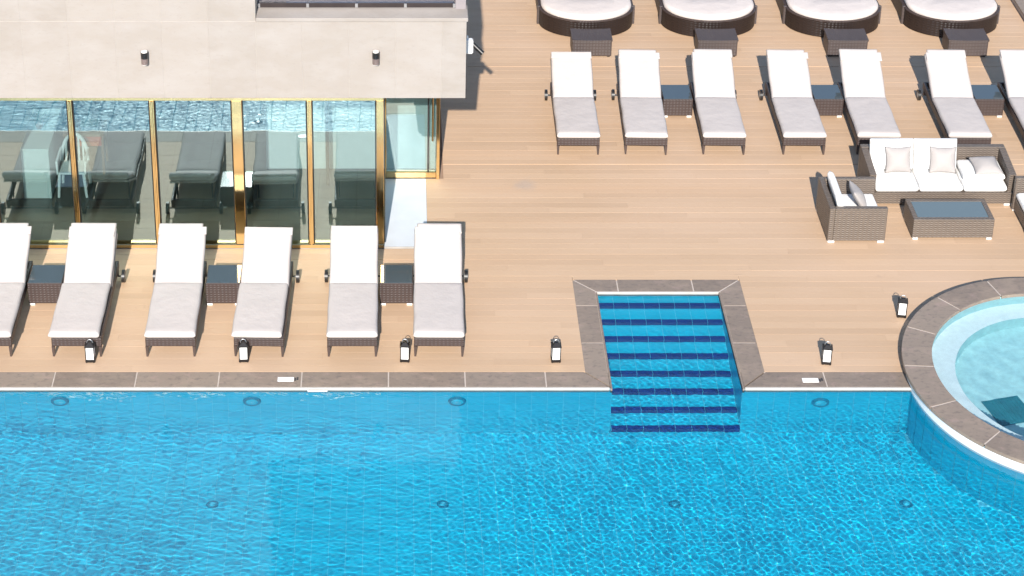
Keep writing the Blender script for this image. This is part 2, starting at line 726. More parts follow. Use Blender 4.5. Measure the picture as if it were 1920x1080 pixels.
# wall
for j in range(6):
    for i in range(nx):
        x, z = (SX0 - (i + .5) * TP if i < 50 else SX1 + (i - 49.5) * TP), -.035 - (j + .5) * .207
        if SX0 - .02 < x < SX1 + .02 or x > 7.1:
            continue
        tiles.append((-5.9 < x, .1, 'wall', (x, 0.0, z)))
vis = [q for q in tiles if q[0]]
wall_t = [q for q in vis if q[2] == 'wall']
floor_t = sorted([q for q in vis if q[2] == 'floor'], key=lambda q: -q[1])
pick = floor_t[:300]
picked = set(id(q) for q in pick)
fm = unit('pool_tile', 0.0, (TP - .010, TP - .010, .005))
for q in pick:
    put('tile', fm, basin, True, loc=q[3])
g = MB()
h = (TP - .010) / 2
for q in tiles:
    if id(q) in picked:
        continue
    x, y, z = q[3]
    if q[2] == 'floor':
        g.box(x - h, x + h, y - h, y + h, z - .005, z)
    else:
        g.box(x - h, x + h, y, y + .005, z - (.0985 if z > -1.1 else .121), z + .0985)
me = bpy.data.meshes.new('tile_field')
me.from_pydata(g.v, [], g.f)
me.materials.append(MATS['pool_tile'])
tag(put('tile_field', me, basin, True), kind='stuff')
# plain tiled cheeks of the stairwell
for xx, d in ((SX0, .004), (SX1, -.004)):
    g = MB()
    for j in range(10):
        for k in range(6):
            y0, z1 = .01 + j * .227, -.03 - k * .207
            g.box(min(xx, xx + d), max(xx, xx + d), y0, y0 + .219, z1 - .199, z1)
    g.build('cheek_tiling', 'pool_tile', basin, True)

# steps
NY = [2.03 - .303 * k for k in range(8)]
NZ = [-.10 - .1375 * k for k in range(8)]
g = MB()
for k in range(8):
    back = SY1 if k == 0 else NY[k - 1]
    g.box(SX0 + .003, SX1 - .003, NY[k] + .004, SY1 - .002 * (k + 1), FLOOR_Z + .001 * k, NZ[k] - .006)
steps = structure('pool_steps', g, 'pool_grout', wet=True)
nt_ = 8
tw = (SX1 - SX0 - .012) / nt_
nos = unit('nosing_tile', 0.0, (tw - .005, .082, .085))
for k in range(8):
    back = SY1 - .006 if k == 0 else NY[k - 1]
    dep = back - (NY[k] + .085)
    trd = unit('pool_tile', 0.0, (tw - .009, 1, .005))
    rise = NZ[k] - (NZ[k + 1] if k < 7 else FLOOR_Z)
    for i in range(nt_):
        x = SX0 + .006 + (i + .5) * tw
        put('nosing_tile', nos, steps, True, loc=(x, NY[k] + .041, NZ[k] + .001))
        put('tread_tile', trd, steps, True, loc=(x, NY[k] + .085 + dep / 2, NZ[k]), scale=(1, dep - .006, 1))
    g = MB()
    for i in range(nt_):
        x = SX0 + .006 + (i + .5) * tw
        g.box(x - tw / 2 + .0045, x + tw / 2 - .0045, NY[k] - .001, NY[k] + .004, NZ[k] - rise + .004, NZ[k] - .088)
    g.build('riser_tiling', 'pool_tile', steps, True)

# spa tub (raised round pool)
def ring_wall(r, z0, z1, n=128, a0=0.0, a1=360.0):
    m = MB()
    vs = []
    for i in range(n + 1):
        a = R(a0 + (a1 - a0) * i / n)
        vs += [(SPA[0] + r * math.cos(a), SPA[1] + r * math.sin(a), z0), (SPA[0] + r * math.cos(a), SPA[1] + r * math.sin(a), z1)]
    m.add(vs, [(2 * i, 2 * i + 2, 2 * i + 3, 2 * i + 1) for i in range(n)], True)
    return m


def ring_flat(r0, r1, z, n=128):
    m = MB()
    vs = []
    for i in range(n + 1):
        a = R(360 * i / n)
        vs += [(SPA[0] + r0 * math.cos(a), SPA[1] + r0 * math.sin(a), z), (SPA[0] + r1 * math.cos(a), SPA[1] + r1 * math.sin(a), z)]
    m.add(vs, [(2 * i, 2 * i + 2, 2 * i + 3, 2 * i + 1) for i in range(n)], True)
    return m


spa = structure('spa_basin', ring_wall(SPA_RO - .045, WATER_Z - .05, SPA_TOP - .05), 'shell_white', wet=True)
ring_wall(SPA_RO - .052, FLOOR_Z, WATER_Z - .03).build('outer_grout', 'pool_grout', spa, True)
g = MB()
nseg = 64
for i in range(nseg):
    a0, a1 = R(360 * i / nseg + .13), R(360 * (i + 1) / nseg - .13)
    am = (a0 + a1) / 2
    if not (R(150) < am < R(330)):
        continue
    for j in range(6):
        z1 = WATER_Z - .045 - j * .2
        z0 = z1 - .193
        rr = SPA_RO - .046
        g.add([(SPA[0] + rr * math.cos(a), SPA[1] + rr * math.sin(a), z) for a, z in ((a0, z0), (a1, z0), (a1, z1), (a0, z1))], [(0, 1, 2, 3)])
tag(g.build('outer_tile', 'pool_tile', spa, True), kind='stuff')
ring_wall(SPA_RI + .015, -.13, SPA_TOP - .03).build('inner_wall', 'spa_tile', spa, True)
ring_flat(1.52, SPA_RI + .02, -.13).build('bench', 'spa_bench', spa, True)
ring_wall(1.52, -.42, -.131).build('bench_riser', 'spa_tile', spa, True)
g = MB()
g.add([(SPA[0] + 1.54 * math.cos(R(a)), SPA[1] + 1.54 * math.sin(R(a)), -.42) for a in range(0, 360, 5)], [tuple(range(72))])
g.build('spa_floor', 'spa_tile', spa, True)
# dark square grate on the spa floor
dr = thing('floor_grate', (8.275, -.275, -.416), 'dark teal square grate on the floor of the round pool', 'grate', rz=R(14))
g = MB().box(-.27, -.245, -.27, .27, -.004, .012).box(.245, .27, -.27, .27, -.004, .012).box(-.245, .245, -.27, -.245, -.004, .012).box(-.245, .245, .245, .27, -.004, .012)
g.build('frame', 'spa_drain', dr, True)
g = MB().box(-.244, .244, -.244, .244, -.003, .002)
g.build('backing', 'spa_drain', dr, True)
for i in range(9):
    x = -.22 + i * .055
    MB().box(x - .0268, x + .0268, -.244, .244, .0025, .009).build('slat', 'spa_drain', dr, True)

# ------------------------------------------------------------------ copings
cop = structure('pool_coping', MB().box(-8.3, 2.60, .03, .355, -.05, -.005).box(5.06, 7.0, .03, .355, -.05, -.005)
                .box(2.62, 2.93, .36, 2.595, -.05, -.005).box(4.735, 5.055, .36, 2.595, -.05, -.005).box(2.93, 4.735, 2.30, 2.595, -.05, -.005), 'grout_white')
GJ = .009


def stone(poly, z0=-.04, z1=0.0, name='coping_stone', parent=None, mat='coping_stone'):
    return MB().prism(poly, z0, z1).build(name, mat, parent or cop)


IE = 0.026            # inner edge of the stones, behind the white trim
js = [-8.1, -6.9, -5.78, -4.65, -3.53, -2.40, -1.27, -.085, .96, 2.06]
for a, b in zip(js, js[1:]):
    stone([(a + GJ, IE), (b - GJ, IE), (b - GJ, .352), (a + GJ, .352)])
w0, w1 = SX0 - IE, SX0 - .332      # left run inner / outer x
stone([(2.06 + GJ, IE), (w0 - .020, IE), (w1 - .020, .352), (2.06 + GJ, .352)])
e0, e1 = SX1 + IE, SX1 + .350
n0, n1 = SY1 + IE, SY1 + .325
yj = [1.03, 1.94]
# left run
stone([(w0, IE + .012), (w0, yj[0] - GJ), (w1, yj[0] - GJ), (w1, .352 + .012)])
stone([(w0, yj[0] + GJ), (w0, yj[1] - GJ), (w1, yj[1] - GJ), (w1, yj[0] + GJ)])
stone([(w0, yj[1] + GJ), (w0, n0 - .012), (w1, n1 - .012), (w1, yj[1] + GJ)])
# right run
stone([(e0, IE + .012), (e1, .352 + .012), (e1, yj[0] - GJ), (e0, yj[0] - GJ)])
stone([(e0, yj[0] + GJ), (e1, yj[0] + GJ), (e1, yj[1] - GJ), (e0, yj[1] - GJ)])
stone([(e0, yj[1] + GJ), (e1, yj[1] + GJ), (e1, n1 - .012), (e0, n0 - .012)])
# far run
xj = [3.26, 4.36]
stone([(w0 + .020, n0), (xj[0] - GJ, n0), (xj[0] - GJ, n1), (w1 + .020, n1)])
stone([(xj[0] + GJ, n0), (xj[1] - GJ, n0), (xj[1] - GJ, n1), (xj[0] + GJ, n1)])
stone([(xj[1] + GJ, n0), (e0 - .020, n0), (e1 - .020, n1), (xj[1] + GJ, n1)])
# right of the stairs
stone([(e0 + .020, IE), (5.87 - GJ, IE), (5.87 - GJ, .352), (e1 + .020, .352)])
stone([(5.87 + GJ, IE), (7.02, IE), (6.99, .352), (5.87 + GJ, .352)])
# white nosing trim along the water
MB().box(-8.1, SX0 - .03, -.014, .020, -.09, .002, .006).build('edge_trim', 'trim_white', cop)
MB().box(SX1 + .03, 7.1, -.014, .020, -.09, .002, .006).build('edge_trim', 'trim_white', cop)
MB().box(SX0 - .002, SX1 + .002, SY1 - .008, SY1 + .020, -.09, .002, .006).build('edge_trim', 'trim_white', cop)
MB().box(SX0 - .022, SX0 + .004, -.022, SY1 - .013, -.09, .002).build('edge_trim', 'coping_stone', cop)
MB().box(SX1 - .004, SX1 + .022, -.022, SY1 - .013, -.09, .002).build('edge_trim', 'coping_stone', cop)

# spa coping stones
sc_ = structure('spa_coping', MB().add(*(lambda m: (m.v, m.f))(ring_flat(SPA_RI + .01, SPA_RO - .012, SPA_TOP - .005))), 'grout_white')
angs = [105, 128.7, 152.8, 177, 200.8, 224.6, 248.4, 272, 296, 320, 344, 368, 392, 416, 440.5, 465]
for a, b in zip(angs, angs[1:]):
    n = 8
    ga = math.degrees(.011 / 2.05)
    A = [R(a + ga + (b - a - 2 * ga) * i / n) for i in range(n + 1)]
    poly = [(SPA[0] + SPA_RO * math.cos(q), SPA[1] + SPA_RO * math.sin(q)) for q in A]
    poly += [(SPA[0] + SPA_RI * math.cos(q), SPA[1] + SPA_RI * math.sin(q)) for q in reversed(A)]
    stone(poly, SPA_TOP - .05, SPA_TOP, 'coping_stone', sc_)
ring_wall(SPA_RO - .03, -.05, SPA_TOP - .05, 64, 20, 176).build('plinth', 'coping_stone', sc_)
# low stone kerb at the far right
kb = structure('planter_kerb', MB().box(11.64, 11.70, 9.0, 16, -.06, .09).box(12.1, 12.16, 9.0, 16, -.06, .09), 'grout_white')
for i in range(7):
    MB().box(11.62, 12.18, 9.0 + i + .005, 9.0 + i + .995, .092, .13, .006).build('kerb_stone', 'coping_stone', kb)

# ------------------------------------------------------------------ water
def waves(X, Y, amp, seed, lam0, lam1, n):
    rng = np.random.default_rng(seed)
    Z = np.zeros_like(X)
    for i in range(n):
        lam = np.exp(rng.uniform(np.log(lam0), np.log(lam1)))
        k = 2 * np.pi / lam
        if rng.random() < .65:
            d = R(33) + rng.normal(0, .5)        # diagonal train on the right
        else:
            d = rng.uniform(0, 2 * np.pi)
        d2 = R(90) + rng.normal(0, .5)            # ripples parallel to the edge on the left
        ph = rng.uniform(0, 6.28)
        mixf = 1 / (1 + np.exp((X - .8) / .9))
        s = np.sin(k * (np.cos(d) * X + np.sin(d) * Y) + ph) * (1 - mixf) + np.sin(k * (np.cos(d2) * X + np.sin(d2) * Y) + ph) * mixf * .75
        Z += amp / k * s
    return Z


def gusts(X, Y):
    """calm and ruffled patches"""
    q = np.sin(.9 * X + .5 * Y + 1.0) + np.sin(1.7 * X - 1.3 * Y + 2.2) * .8 + np.sin(.6 * X + 2.4 * Y + .3) * .7 + np.sin(3.1 * X + 1.9 * Y) * .45
    return .86 + .09 * q


def grid_mesh(name, xs, ys, zfun, keep):
    X, Y = np.meshgrid(xs, ys)
    Z = zfun(X, Y)
    nx, ny = len(xs), len(ys)
    idx = np.arange(nx * ny).reshape(ny, nx)
    f = np.c_[idx[:-1, :-1].ravel(), idx[:-1, 1:].ravel(), idx[1:, 1:].ravel(), idx[1:, :-1].ravel()]
    cx = (X[:-1, :-1] + X[1:, 1:]).ravel() / 2
    cy = (Y[:-1, :-1] + Y[1:, 1:]).ravel() / 2
    f = f[keep(cx, cy)]
    used = np.unique(f)
    remap = np.full(nx * ny, -1)
    remap[used] = np.arange(len(used))
    v = np.c_[X.ravel(), Y.ravel(), Z.ravel()][used]
    f = remap[f]
    me = bpy.data.meshes.new(name)
    me.vertices.add(len(v))
    me.vertices.foreach_set('co', v.ravel())
    me.loops.add(f.size)
    me.loops.foreach_set('vertex_index', f.ravel().astype(np.int32))
    me.polygons.add(len(f))
    me.polygons.foreach_set('loop_start', (np.arange(len(f)) * 4).astype(np.int32))
    me.update()
    me.validate()
    me.shade_smooth()
    me.materials.append(MATS['pool_water'])
    return me


def keep_main(cx, cy):
    main = (cy < 0.012)
    stair = (cx > SX0 - .02) & (cx < SX1 + .02) & (cy < SY1 + .01)
    out = np.hypot(cx - SPA[0], cy - SPA[1]) > SPA_RO - .09
    return (main | stair) & out


WSTEP = .0135
xs = np.r_[np.arange(PX0 - .01, -6.0, .06), np.arange(-6.0, 8.8, WSTEP), np.arange(8.8, PX1 + .05, .06)]
ys = np.r_[np.arange(PY0 - .01, -4.2, .06), np.arange(-4.2, SY1 + .03, WSTEP)]
wm = grid_mesh('water', xs, ys, lambda X, Y: WATER_Z + gusts(X, Y) * waves(X, Y, .0024, 3, .052, .15, 64) + waves(X, Y, .0022, 5, .2, .7, 24), keep_main)
water = tag(put('water', wm), kind='structure')
water.cycles.is_caustics_caster = True
xs = np.arange(SPA[0] - 1.95, SPA[0] + 1.95, .04)
ys = np.arange(SPA[1] - 1.95, SPA[1] + 1.95, .04)
wm = grid_mesh('spa_water', xs, ys, lambda X, Y: .12 + waves(X, Y, .004, 9, .15, .6, 24),
               lambda cx, cy: np.hypot(cx - SPA[0], cy - SPA[1]) < SPA_RI + .045)
water2 = tag(put('spa_water', wm), kind='structure')
water2.cycles.is_caustics_caster = True

# pool fittings
for (x, z, lab) in ((-4.55, -.36, 'round underwater pool light, leftmost, below the coping in front of the second lounger'),
                    (-1.94, -.36, 'round underwater pool light left of the white plate on the water edge'),
                    (.85, -.36, 'round underwater pool light below the rightmost lounger of the front row'),
                    (5.79, -.40, 'round underwater pool light between the steps and the round pool')):
    o = thing('pool_light', (x, 0, z), lab, 'pool light', 'underwater lights in the pool wall')
    m = MB()
    m.tube((0, .002, 0), (0, -.03, 0), .125, .115, 24)
    m.build('rim', 'fitting_dark', o, True)
    MB().tube((0, -.028, 0), (0, -.042, 0), .085, .06, 24).build('lens', 'fitting_lens', o, True)
for x, lab in ((-2.38, 'small round floor inlet, leftmost of the row on the pool floor'),
               (.63, 'small round floor inlet left of the pool steps on the pool floor'),
               (3.66, 'small round floor inlet straight ahead of the pool steps'),
               (6.68, 'small round floor inlet on the pool floor beside the round pool')):
    o = thing('floor_inlet', (x, -1.45, FLOOR_Z), lab, 'floor inlet', 'inlets in the pool floor')
    MB().tube((0, 0, -.002), (0, 0, .02), .085, .07, 20).build('rim', 'fitting_dark', o, True)
    MB().tube((0, 0, .019), (0, 0, .035), .045, .03, 16).build('cap', 'fitting_lens', o, True)
o = thing('edge_plate', (-1.045, -.03, -.045), 'small white plate on the pool edge right of the left depth marker', 'plate')
MB().box(-.135, .135, -.012, .004, -.022, .03, .004).build('plate', 'plastic_white', o)
for x in (-.1, .1):
    MB().tube((x, -.012, .004), (x, -.017, .004), .008, n=8).build('screw', 'steel', o)
for x, yy, lab in ((-1.45, .185, 'white depth marker tile set in the coping left of the middle'),
                   (5.70, .165, 'white depth marker tile set in the coping right of the steps')):
    o = thing('depth_marker', (x, yy, 0.001), lab, 'marker', 'depth markers on the coping')
    MB().box(-.145, .075, -.045, .045, -.004, .006, .002).build('plate', 'sign_white', o)
    g = MB()
    for i, (cx_, cy_) in enumerate(((.095, 0), (.125, .018))):
        g.box(cx_ - .012, cx_ + .012, cy_ - .03, cy_ + .03, -.003, .003)
    g.build('emblem', 'sign_ink', o)

# ------------------------------------------------------------------ building
bld = thing('hotel_building', (0, 0, 0), 'stone clad building with brass framed glass front and roof terrace', 'building')
GY_ = 3.51           # glass plane
FY = 3.40            # facade plane
FX = 1.03            # right end of the upper storey
ZB = 2.60
# upper volume cores
core = MB()
core.box(-14, -1.99, FY + .0025, 13.0, ZB + .02, 7.5)
core.box(-1.989, FX - .02, FY + .0025, 13.0, ZB + .02, 3.84)
fac = core.build('facade_wall', 'facade_joint', bld)
gx = [-14.06 + .67 * k for k in range(30)]
xe = [q for q in (-13.39, -12.72, -12.05, -11.38, -10.71, -10.04, -9.37, -8.70, -8.03, -7.36, -6.69, -6.02, -5.35, -4.68, -4.01, -3.34, -2.67, -1.995, -1.33, -.66, .01, .68, FX)]
for a, b in zip(xe, xe[1:]):
    if b < -7:
        continue
    MB().box(a + .0015, b - .0015, FY, FY + .021, ZB, 3.845, .003).build('stone_panel', 'facade_stone', fac)
    if b < -1.9:
        MB().box(a + .0015, b - .0015, FY, FY + .021, 3.853, 5.10, .003).build('stone_panel', 'facade_stone', fac)
        MB().box(a + .0015, b - .0015, FY, FY + .021, 5.108, 6.3, .003).build('stone_panel', 'facade_stone', fac)
for i in range(14):
    MB().box(FX - .024, FX, FY + .026 + i * .67, FY + .026 + (i + 1) * .67 - .008, ZB, 3.845, .003).build('stone_panel', 'facade_stone', fac)
MB().box(-14, FX - .03, FY + .03, 13.0, ZB - .01, ZB + .018).build('soffit', 'interior_white', bld)
# terrace: coping ledge, floor, balustrade
MB().box(-1.985, FX + .02, FY - .02, FY + .42, 3.848, 3.905, .006).build('terrace_ledge', 'facade_stone', bld)
MB().box(-1.985, FX, FY + .43, 12.9, 3.842, 3.87).build('terrace_floor', 'balcony_floor', bld)
MB().box(.875, FX - .003, FY + .28, 12.9, 3.872, 4.35, .005).build('terrace_side_wall', 'balcony_floor', bld)
bal = thing('glass_balustrade', (0, 0, 3.905), 'glass balustrade with dark base rail on the terrace ledge', 'balustrade')
MB().box(-1.97, .86, FY + .33, FY + .40, 0, .07, .005).build('base_rail', 'rail_dark', bal)
for i in range(4):
    a = -1.96 + i * .705
    MB().box(a + .006, a + .699, FY + .36, FY + .372, .071, .95).build('pane', 'clear_glass', bal)
MB().box(-1.97, .86, FY + .35, FY + .385, .951, .985, .006).build('handrail', 'rail_dark', bal)
for i in range(5):
    a = -1.96 + i * .705
    MB().box(a - .02, a + .02, FY + .318, FY + .329, .004, .066, .002).build('bracket', 'steel', bal)
# brass front
mull = [(-7.15, .07), (-5.95, .07), (-4.75, .07), (-3.55, .07), (-2.31, .15), (-1.25, .07), (-.215, .11)]
for x, w in mull:
    MB().box(x - w / 2, x + w / 2, GY_ - .055, GY_ + .06, .071, ZB - .075, .006).build('mullion', 'brass', bld)
    if True:
        for sg in (-1, 1):
            xa = x + sg * (w / 2 + .004)
            MB().box(min(xa, xa + sg * .014), max(xa, xa + sg * .014), GY_ - .02, GY_ + .02, .08, ZB - .08).build('gasket', 'black_plastic', bld)
    if w < .1:
        MB().box(x - .012, x + .012, GY_ - .075, GY_ - .056, .08, ZB - .08, .004).build('mullion_bead', 'brass', bld)
for (a, wa), (b, wb) in zip(mull, mull[1:]):
    MB().box(a + wa / 2 + .019, b - wb / 2 - .019, GY_ - .006, GY_ + .006, .066, ZB - .071).build('pane', 'window_glass', bld)
MB().box(-14, -.16, GY_ - .065, GY_ + .07, ZB - .07, ZB - .012, .006).build('head_rail', 'brass', bld)
MB().box(-14, -.16, GY_ - .065, GY_ + .07, .005, .068, .006).build('sill_rail', 'brass', bld)
MB().box(-14, .49, 3.468, 3.494, -.02, .006, .002).build('threshold', 'trim_white', bld)
# return glazing of the entrance recess
MB().box(-.187, -.175, GY_ + .07, 5.47, .066, ZB - .07).build('pane', 'window_glass', bld)
MB().box(-.21, -.152, GY_ + .075, 5.46, .005, .064, .004).build('sill_rail', 'brass', bld)
MB().box(-.21, -.152, GY_ + .075, 5.46, ZB - .068, ZB - .012, .004).build('head_rail', 'brass', bld)
# entrance door in the recess
door = MB().box(-.13, .655, 5.52, 5.532, .12, ZB - .08).build('door', 'window_glass', bld)
MB().box(-.15, .66, 5.49, 5.56, .012, .115, .006).build('bottom_rail', 'brass', door)
MB().box(-.15, .66, 5.49, 5.56, ZB - .075, ZB - .015, .006).build('top_rail', 'brass', door)
MB().box(-.165, -.131, 5.48, 5.57, .012, ZB - .02, .006).build('stile', 'brass', door)
MB().box(.52, .545, 5.505, 5.545, .117, ZB - .08, .004).build('stile', 'rail_dark', door)
MB().tube((.60, 5.47, .7), (.60, 5.47, 1.5), .014, n=8).build('handle', 'brass', door)
MB().box(.662, .715, 5.46, 5.60, 0, ZB - .02, .006).build('corner_post', 'brass', bld)
MB().box(.66, .712, 5.602, 13, 0, ZB - .02).build('side_wall', 'facade_stone', bld)
MB().box(-.17, .498, 3.496, 5.478, -.03, .004, .002).build('entrance_slab', 'marble', bld)
# interior
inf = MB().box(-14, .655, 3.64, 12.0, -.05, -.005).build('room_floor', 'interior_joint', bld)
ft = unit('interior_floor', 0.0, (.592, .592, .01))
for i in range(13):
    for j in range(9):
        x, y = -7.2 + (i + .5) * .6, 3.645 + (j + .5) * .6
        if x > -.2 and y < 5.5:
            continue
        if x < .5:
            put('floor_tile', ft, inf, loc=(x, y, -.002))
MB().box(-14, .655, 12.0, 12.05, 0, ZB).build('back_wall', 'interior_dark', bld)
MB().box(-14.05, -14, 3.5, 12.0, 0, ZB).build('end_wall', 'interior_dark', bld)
MB().box(-2.06, .655, 5.80, 5.86, 0, ZB - .02).build('partition', 'interior_white', bld)
MB().tube((-1.06, 5.30, -.002), (-1.06, 5.30, ZB - .02), .028, n=14).build('inner_post', 'rail_dark', bld)

ct = thing('counter', (-5.6, 4.88, 0), 'long white counter block standing inside behind the glass', 'counter')
MB().box(-.215, .215, 0, 1.55, .0, .86, .006).build('body', 'counter_white', ct)
MB().box(-.225, .225, -.012, 1.562, .862, .895, .006).build('top', 'counter_white', ct)
MB().box(-.20, .20, .02, 1.53, -.002, .03).build('plinth', 'interior_dark', ct)
pl = thing('potted_plant', (-5.62, 5.55, .895), 'small wispy potted plant on the white counter', 'plant')
MB().tube((0, 0, 0), (0, 0, .11), .05, .075, 14).build('pot', 'terracotta', pl)
g = MB()
rl = random.Random(4)
for i in range(44):
    a, e_, L = rl.uniform(0, 6.28), rl.uniform(.4, 1.3), rl.uniform(.14, .30)
    d = np.array([math.cos(a) * math.cos(e_), math.sin(a) * math.cos(e_), math.sin(e_)])
    s = np.array([-math.sin(a), math.cos(a), 0]) * .012
    p0 = np.array([0, 0, .10])
    p1, p2 = p0 + d * L * .6, p0 + d * L + np.array([0, 0, -.05])
    g.add([p0 - s * .4, p0 + s * .4, p1 + s, p1 - s, p2], [(0, 1, 2, 3), (3, 2, 4)])
g.build('foliage', 'leaf_green', pl)

ch = thing('plastic_chair', (-5.06, 5.12, 0), 'white plastic chair with arched back seen through the glass', 'chair')
g = MB()
g.box(-.21, .21, -.2, .22, .40, .43, .012)
g.build('seat', 'plastic_white', ch)
for sx in (-1, 1):
    MB().tube((sx * .22, -.20, 0), (sx * .19, -.18, .40), .022, .026, 8).build('leg', 'plastic_white', ch)
    MB().tube((sx * .22, .24, 0), (sx * .19, .21, .40), .022, .026, 8).build('leg', 'plastic_white', ch)
    MB().tube((sx * .215, -.19, .41), (sx * .225, -.17, .62), .018, n=8).tube((sx * .225, -.19, .62), (sx * .215, .24, .64), .02, n=8).build('armrest', 'plastic_white', ch)
g = MB()
prev = None
for i in range(13):
    a = math.pi * i / 12
    p = (-.21 * math.cos(a), .22 + .06 * math.sin(a), .43 + .14 * 0 + .44 * math.sin(a))
    if prev:
        g.tube(prev, p, .028, n=8)
    prev = p
for i in range(-2, 3):
    g.tube((i * .07, .22, .42), (i * .065, .275, .42 + .42 * math.sqrt(max(0, 1 - (i * .07 / .21) ** 2))), .017, n=6)
g.build('backrest', 'plastic_white', ch)
tb = thing('wooden_table', (-4.95, 5.85, 0), 'small wooden table with red box shelf behind the white chair', 'table')
MB().box(-.33, .33, -.25, .25, .70, .735, .006).build('top', 'interior_wood', tb)
MB().box(-.25, .28, -.235, -.20, .52, .695, .005).build('drawer', 'interior_red', tb)
for sx in (-.29, .29):
    for sy in (-.21, .21):
        MB().box(sx - .02, sx + .02, sy - .02, sy + .02, 0, .699).build('leg', 'interior_wood', tb)
bk = thing('desk_box', (-4.86, 5.80, .735), 'dark green box lying on the small wooden table', 'box')
MB().box(-.14, .14, -.10, .10, 0, .10, .006).build('body', 'interior_dark', bk)
MB().box(-.145, .145, -.105, .105, .101, .125, .005).build('lid', 'leaf_green', bk)

# wall lamps on the facade
for x, lab in ((-3.595, 'dark cylinder wall lamp on the plain left part of the stone facade'),
               (-.27, 'dark cylinder wall lamp on the stone facade below the terrace')):
    o = thing('wall_lamp', (x, FY - .075, 3.205), lab, 'wall lamp', 'cylinder lamps on the facade')
    MB().tube((0, 0, .092), (0, 0, .19), .052, n=20).build('upper_body', 'black_plastic', o)
    MB().tube((0, 0, 0), (0, 0, .0915), .050, n=20).build('lower_body', 'lamp_taupe', o)
    MB().tube((0, 0, .189), (0, 0, .203), .048, .044, 20).build('top_lens', 'lamp_cap', o)
    MB().tube((0, 0, .001), (0, 0, -.012), .046, .042, 20).build('bottom_lens', 'lamp_cap', o)
    MB().box(-.03, .03, .051, .078, .06, .14, .004).build('bracket', 'lamp_bronze', o)

jb = thing('junction_box', (FX, 4.28, 3.0), 'white electrical box on the side wall of the stone building', 'box')
MB().box(.0, .125, -.04, .04, -.115, .115, .008).build('case', 'plastic_white', jb)
MB().box(.125, .135, -.032, .032, -.10, .10, .003).build('lid', 'plastic_white', jb)
MB().tube((.05, 0, .115), (.05, 0, .17), .012, n=8).build('conduit', 'plastic_white', jb)
cc = thing('security_camera', (FX, 4.30, 2.84), 'black bullet security camera on an arm beside the white box', 'camera')
MB().tube((-.005, 0, .10), (.02, 0, .10), .04, n=16).build('mount', 'rail_dark', cc)
MB().tube((.015, 0, .10), (.15, 0, .13), .014, n=8).build('arm', 'rail_dark', cc)
MB().tube((.13, .02, .175), (.27, -.05, .06), .036, n=14).build('body', 'black_plastic', cc)
MB().tube((.268, -.049, .0615), (.279, -.0545, .053), .039, n=14).build('lens_hood', 'black_plastic', cc)

# ------------------------------------------------------------------ sun loungers
def make_lounger(tilt, pillow, cshift=0.0, seed=1, split=0):
    W, L, HG = .70, 1.95, 1.25
    o = bpy.data.objects.new('sun_lounger', None)
    C.objects.link(o)
    f = MB()
    f.box(-.345, .345, .0, .045, .165, .295, .006)
    f.box(-.345, -.30, .046, L, .175, .295, .006).box(.30, .345, .046, L, .175, .295, .006)
    f.box(-.299, .299, L - .05, L, .175, .295, .006)
    f.box(-.299, .299, .046, HG - .02, .25, .288)
    f.build('frame', 'wicker_brown', o)
    for sx in (-1, 1):
        x0, x1 = (-.347, -.305) if sx < 0 else (.305, .347)
        m = MB()
        m.quadbox([(x0, .0, .164), (x1, .0, .164), (x0, .06, .164), (x1, .06, .164)][:0] or
                  [((x0 + x1) / 2 - .013, -.004, 0), ((x0 + x1) / 2 + .013, -.004, 0), ((x0 + x1) / 2 - .013, .026, 0), ((x0 + x1) / 2 + .013, .026, 0),
                   (x0, -.003, .166), (x1, -.003, .166), (x0, .062, .166), (x1, .062, .166)])
        m.build('leg', 'leg_brown', o)
        m = MB()
        m.box(sx * .325 - .022, sx * .325 + .022, L - .13, L - .08, .10, .176, .003)
        m.build('leg', 'leg_brown', o)
        w = MB()
        xo = sx * .415
        w.tube((xo - .022, L - .10, .095), (xo + .022, L - .10, .095), .095, n=22)
        wh = w.build('wheel', 'black_plastic', o)
        MB().tube((xo - .027, L - .10, .095), (xo + .027, L - .10, .095), .045, n=14).build('hub', 'hub_grey', wh)
    MB().tube((-.43, L - .10, .095), (.43, L - .10, .095), .012, n=8).build('axle', 'black_plastic', o)
    # backrest
    a = R(tilt)
    ca, sa = math.cos(a), math.sin(a)

    def M(p):           # backrest space: x, along the back, normal
        x, s, n = p
        return (x, HG + s * ca - n * sa, .285 + s * sa + n * ca)
    LB = .90
    g = MB().box(-.335, .335, 0, LB, -.03, .004, .006)
    g.v = [M(p) for p in g.v]
    g.build('backrest', 'sling_taupe', o)
    for sx in (-1, 1):
        p0 = M((sx * .27, .46, -.03))
        MB().tube(p0, (sx * .27, min(L - .05, p0[1] + .05), .20), .012, n=8).build('strut', 'black_plastic', o)
    # mattress: seat part and back part
    c = MB().cushion(W + .005, HG + .015, .105, lambda p: (p[0] + cshift, p[1] + (HG + .015) / 2 - .015, p[2] + .296), seed, .012)
    mt = c.build('mattress', 'cushion_fabric', o)
    c = MB().cushion(W - .005, LB + .045, .10, lambda p: M((p[0] + cshift * .6, p[1] + (LB + .045) / 2 - .0, p[2] + .006)), seed + 5, .012)
    c.build('back_mattress', 'cushion_fabric', o)
    # flap of the cover folded over the head end
    c = MB().cushion(W - .02 + .02 * split, .13 + .05 * (pillow > 1), .03, lambda p: M((p[0] + cshift * .6 + .008 * split, p[1] + LB - .015 - .03 * (pillow > 1), p[2] + .10)), seed + 9, .004, 10, 6, .014)
    c.build('head_flap', 'cushion_fabric', o)
    if pillow:
        c = MB().cushion(W - .06 + .01 * pillow, .17, .075, lambda p: M((p[0] + cshift - .02 * split, p[1] + LB + .03, p[2] + .055)), seed + 11, .012, 10, 8, .03)
        c.build('head_pillow', 'cushion_fabric', o)
    return o


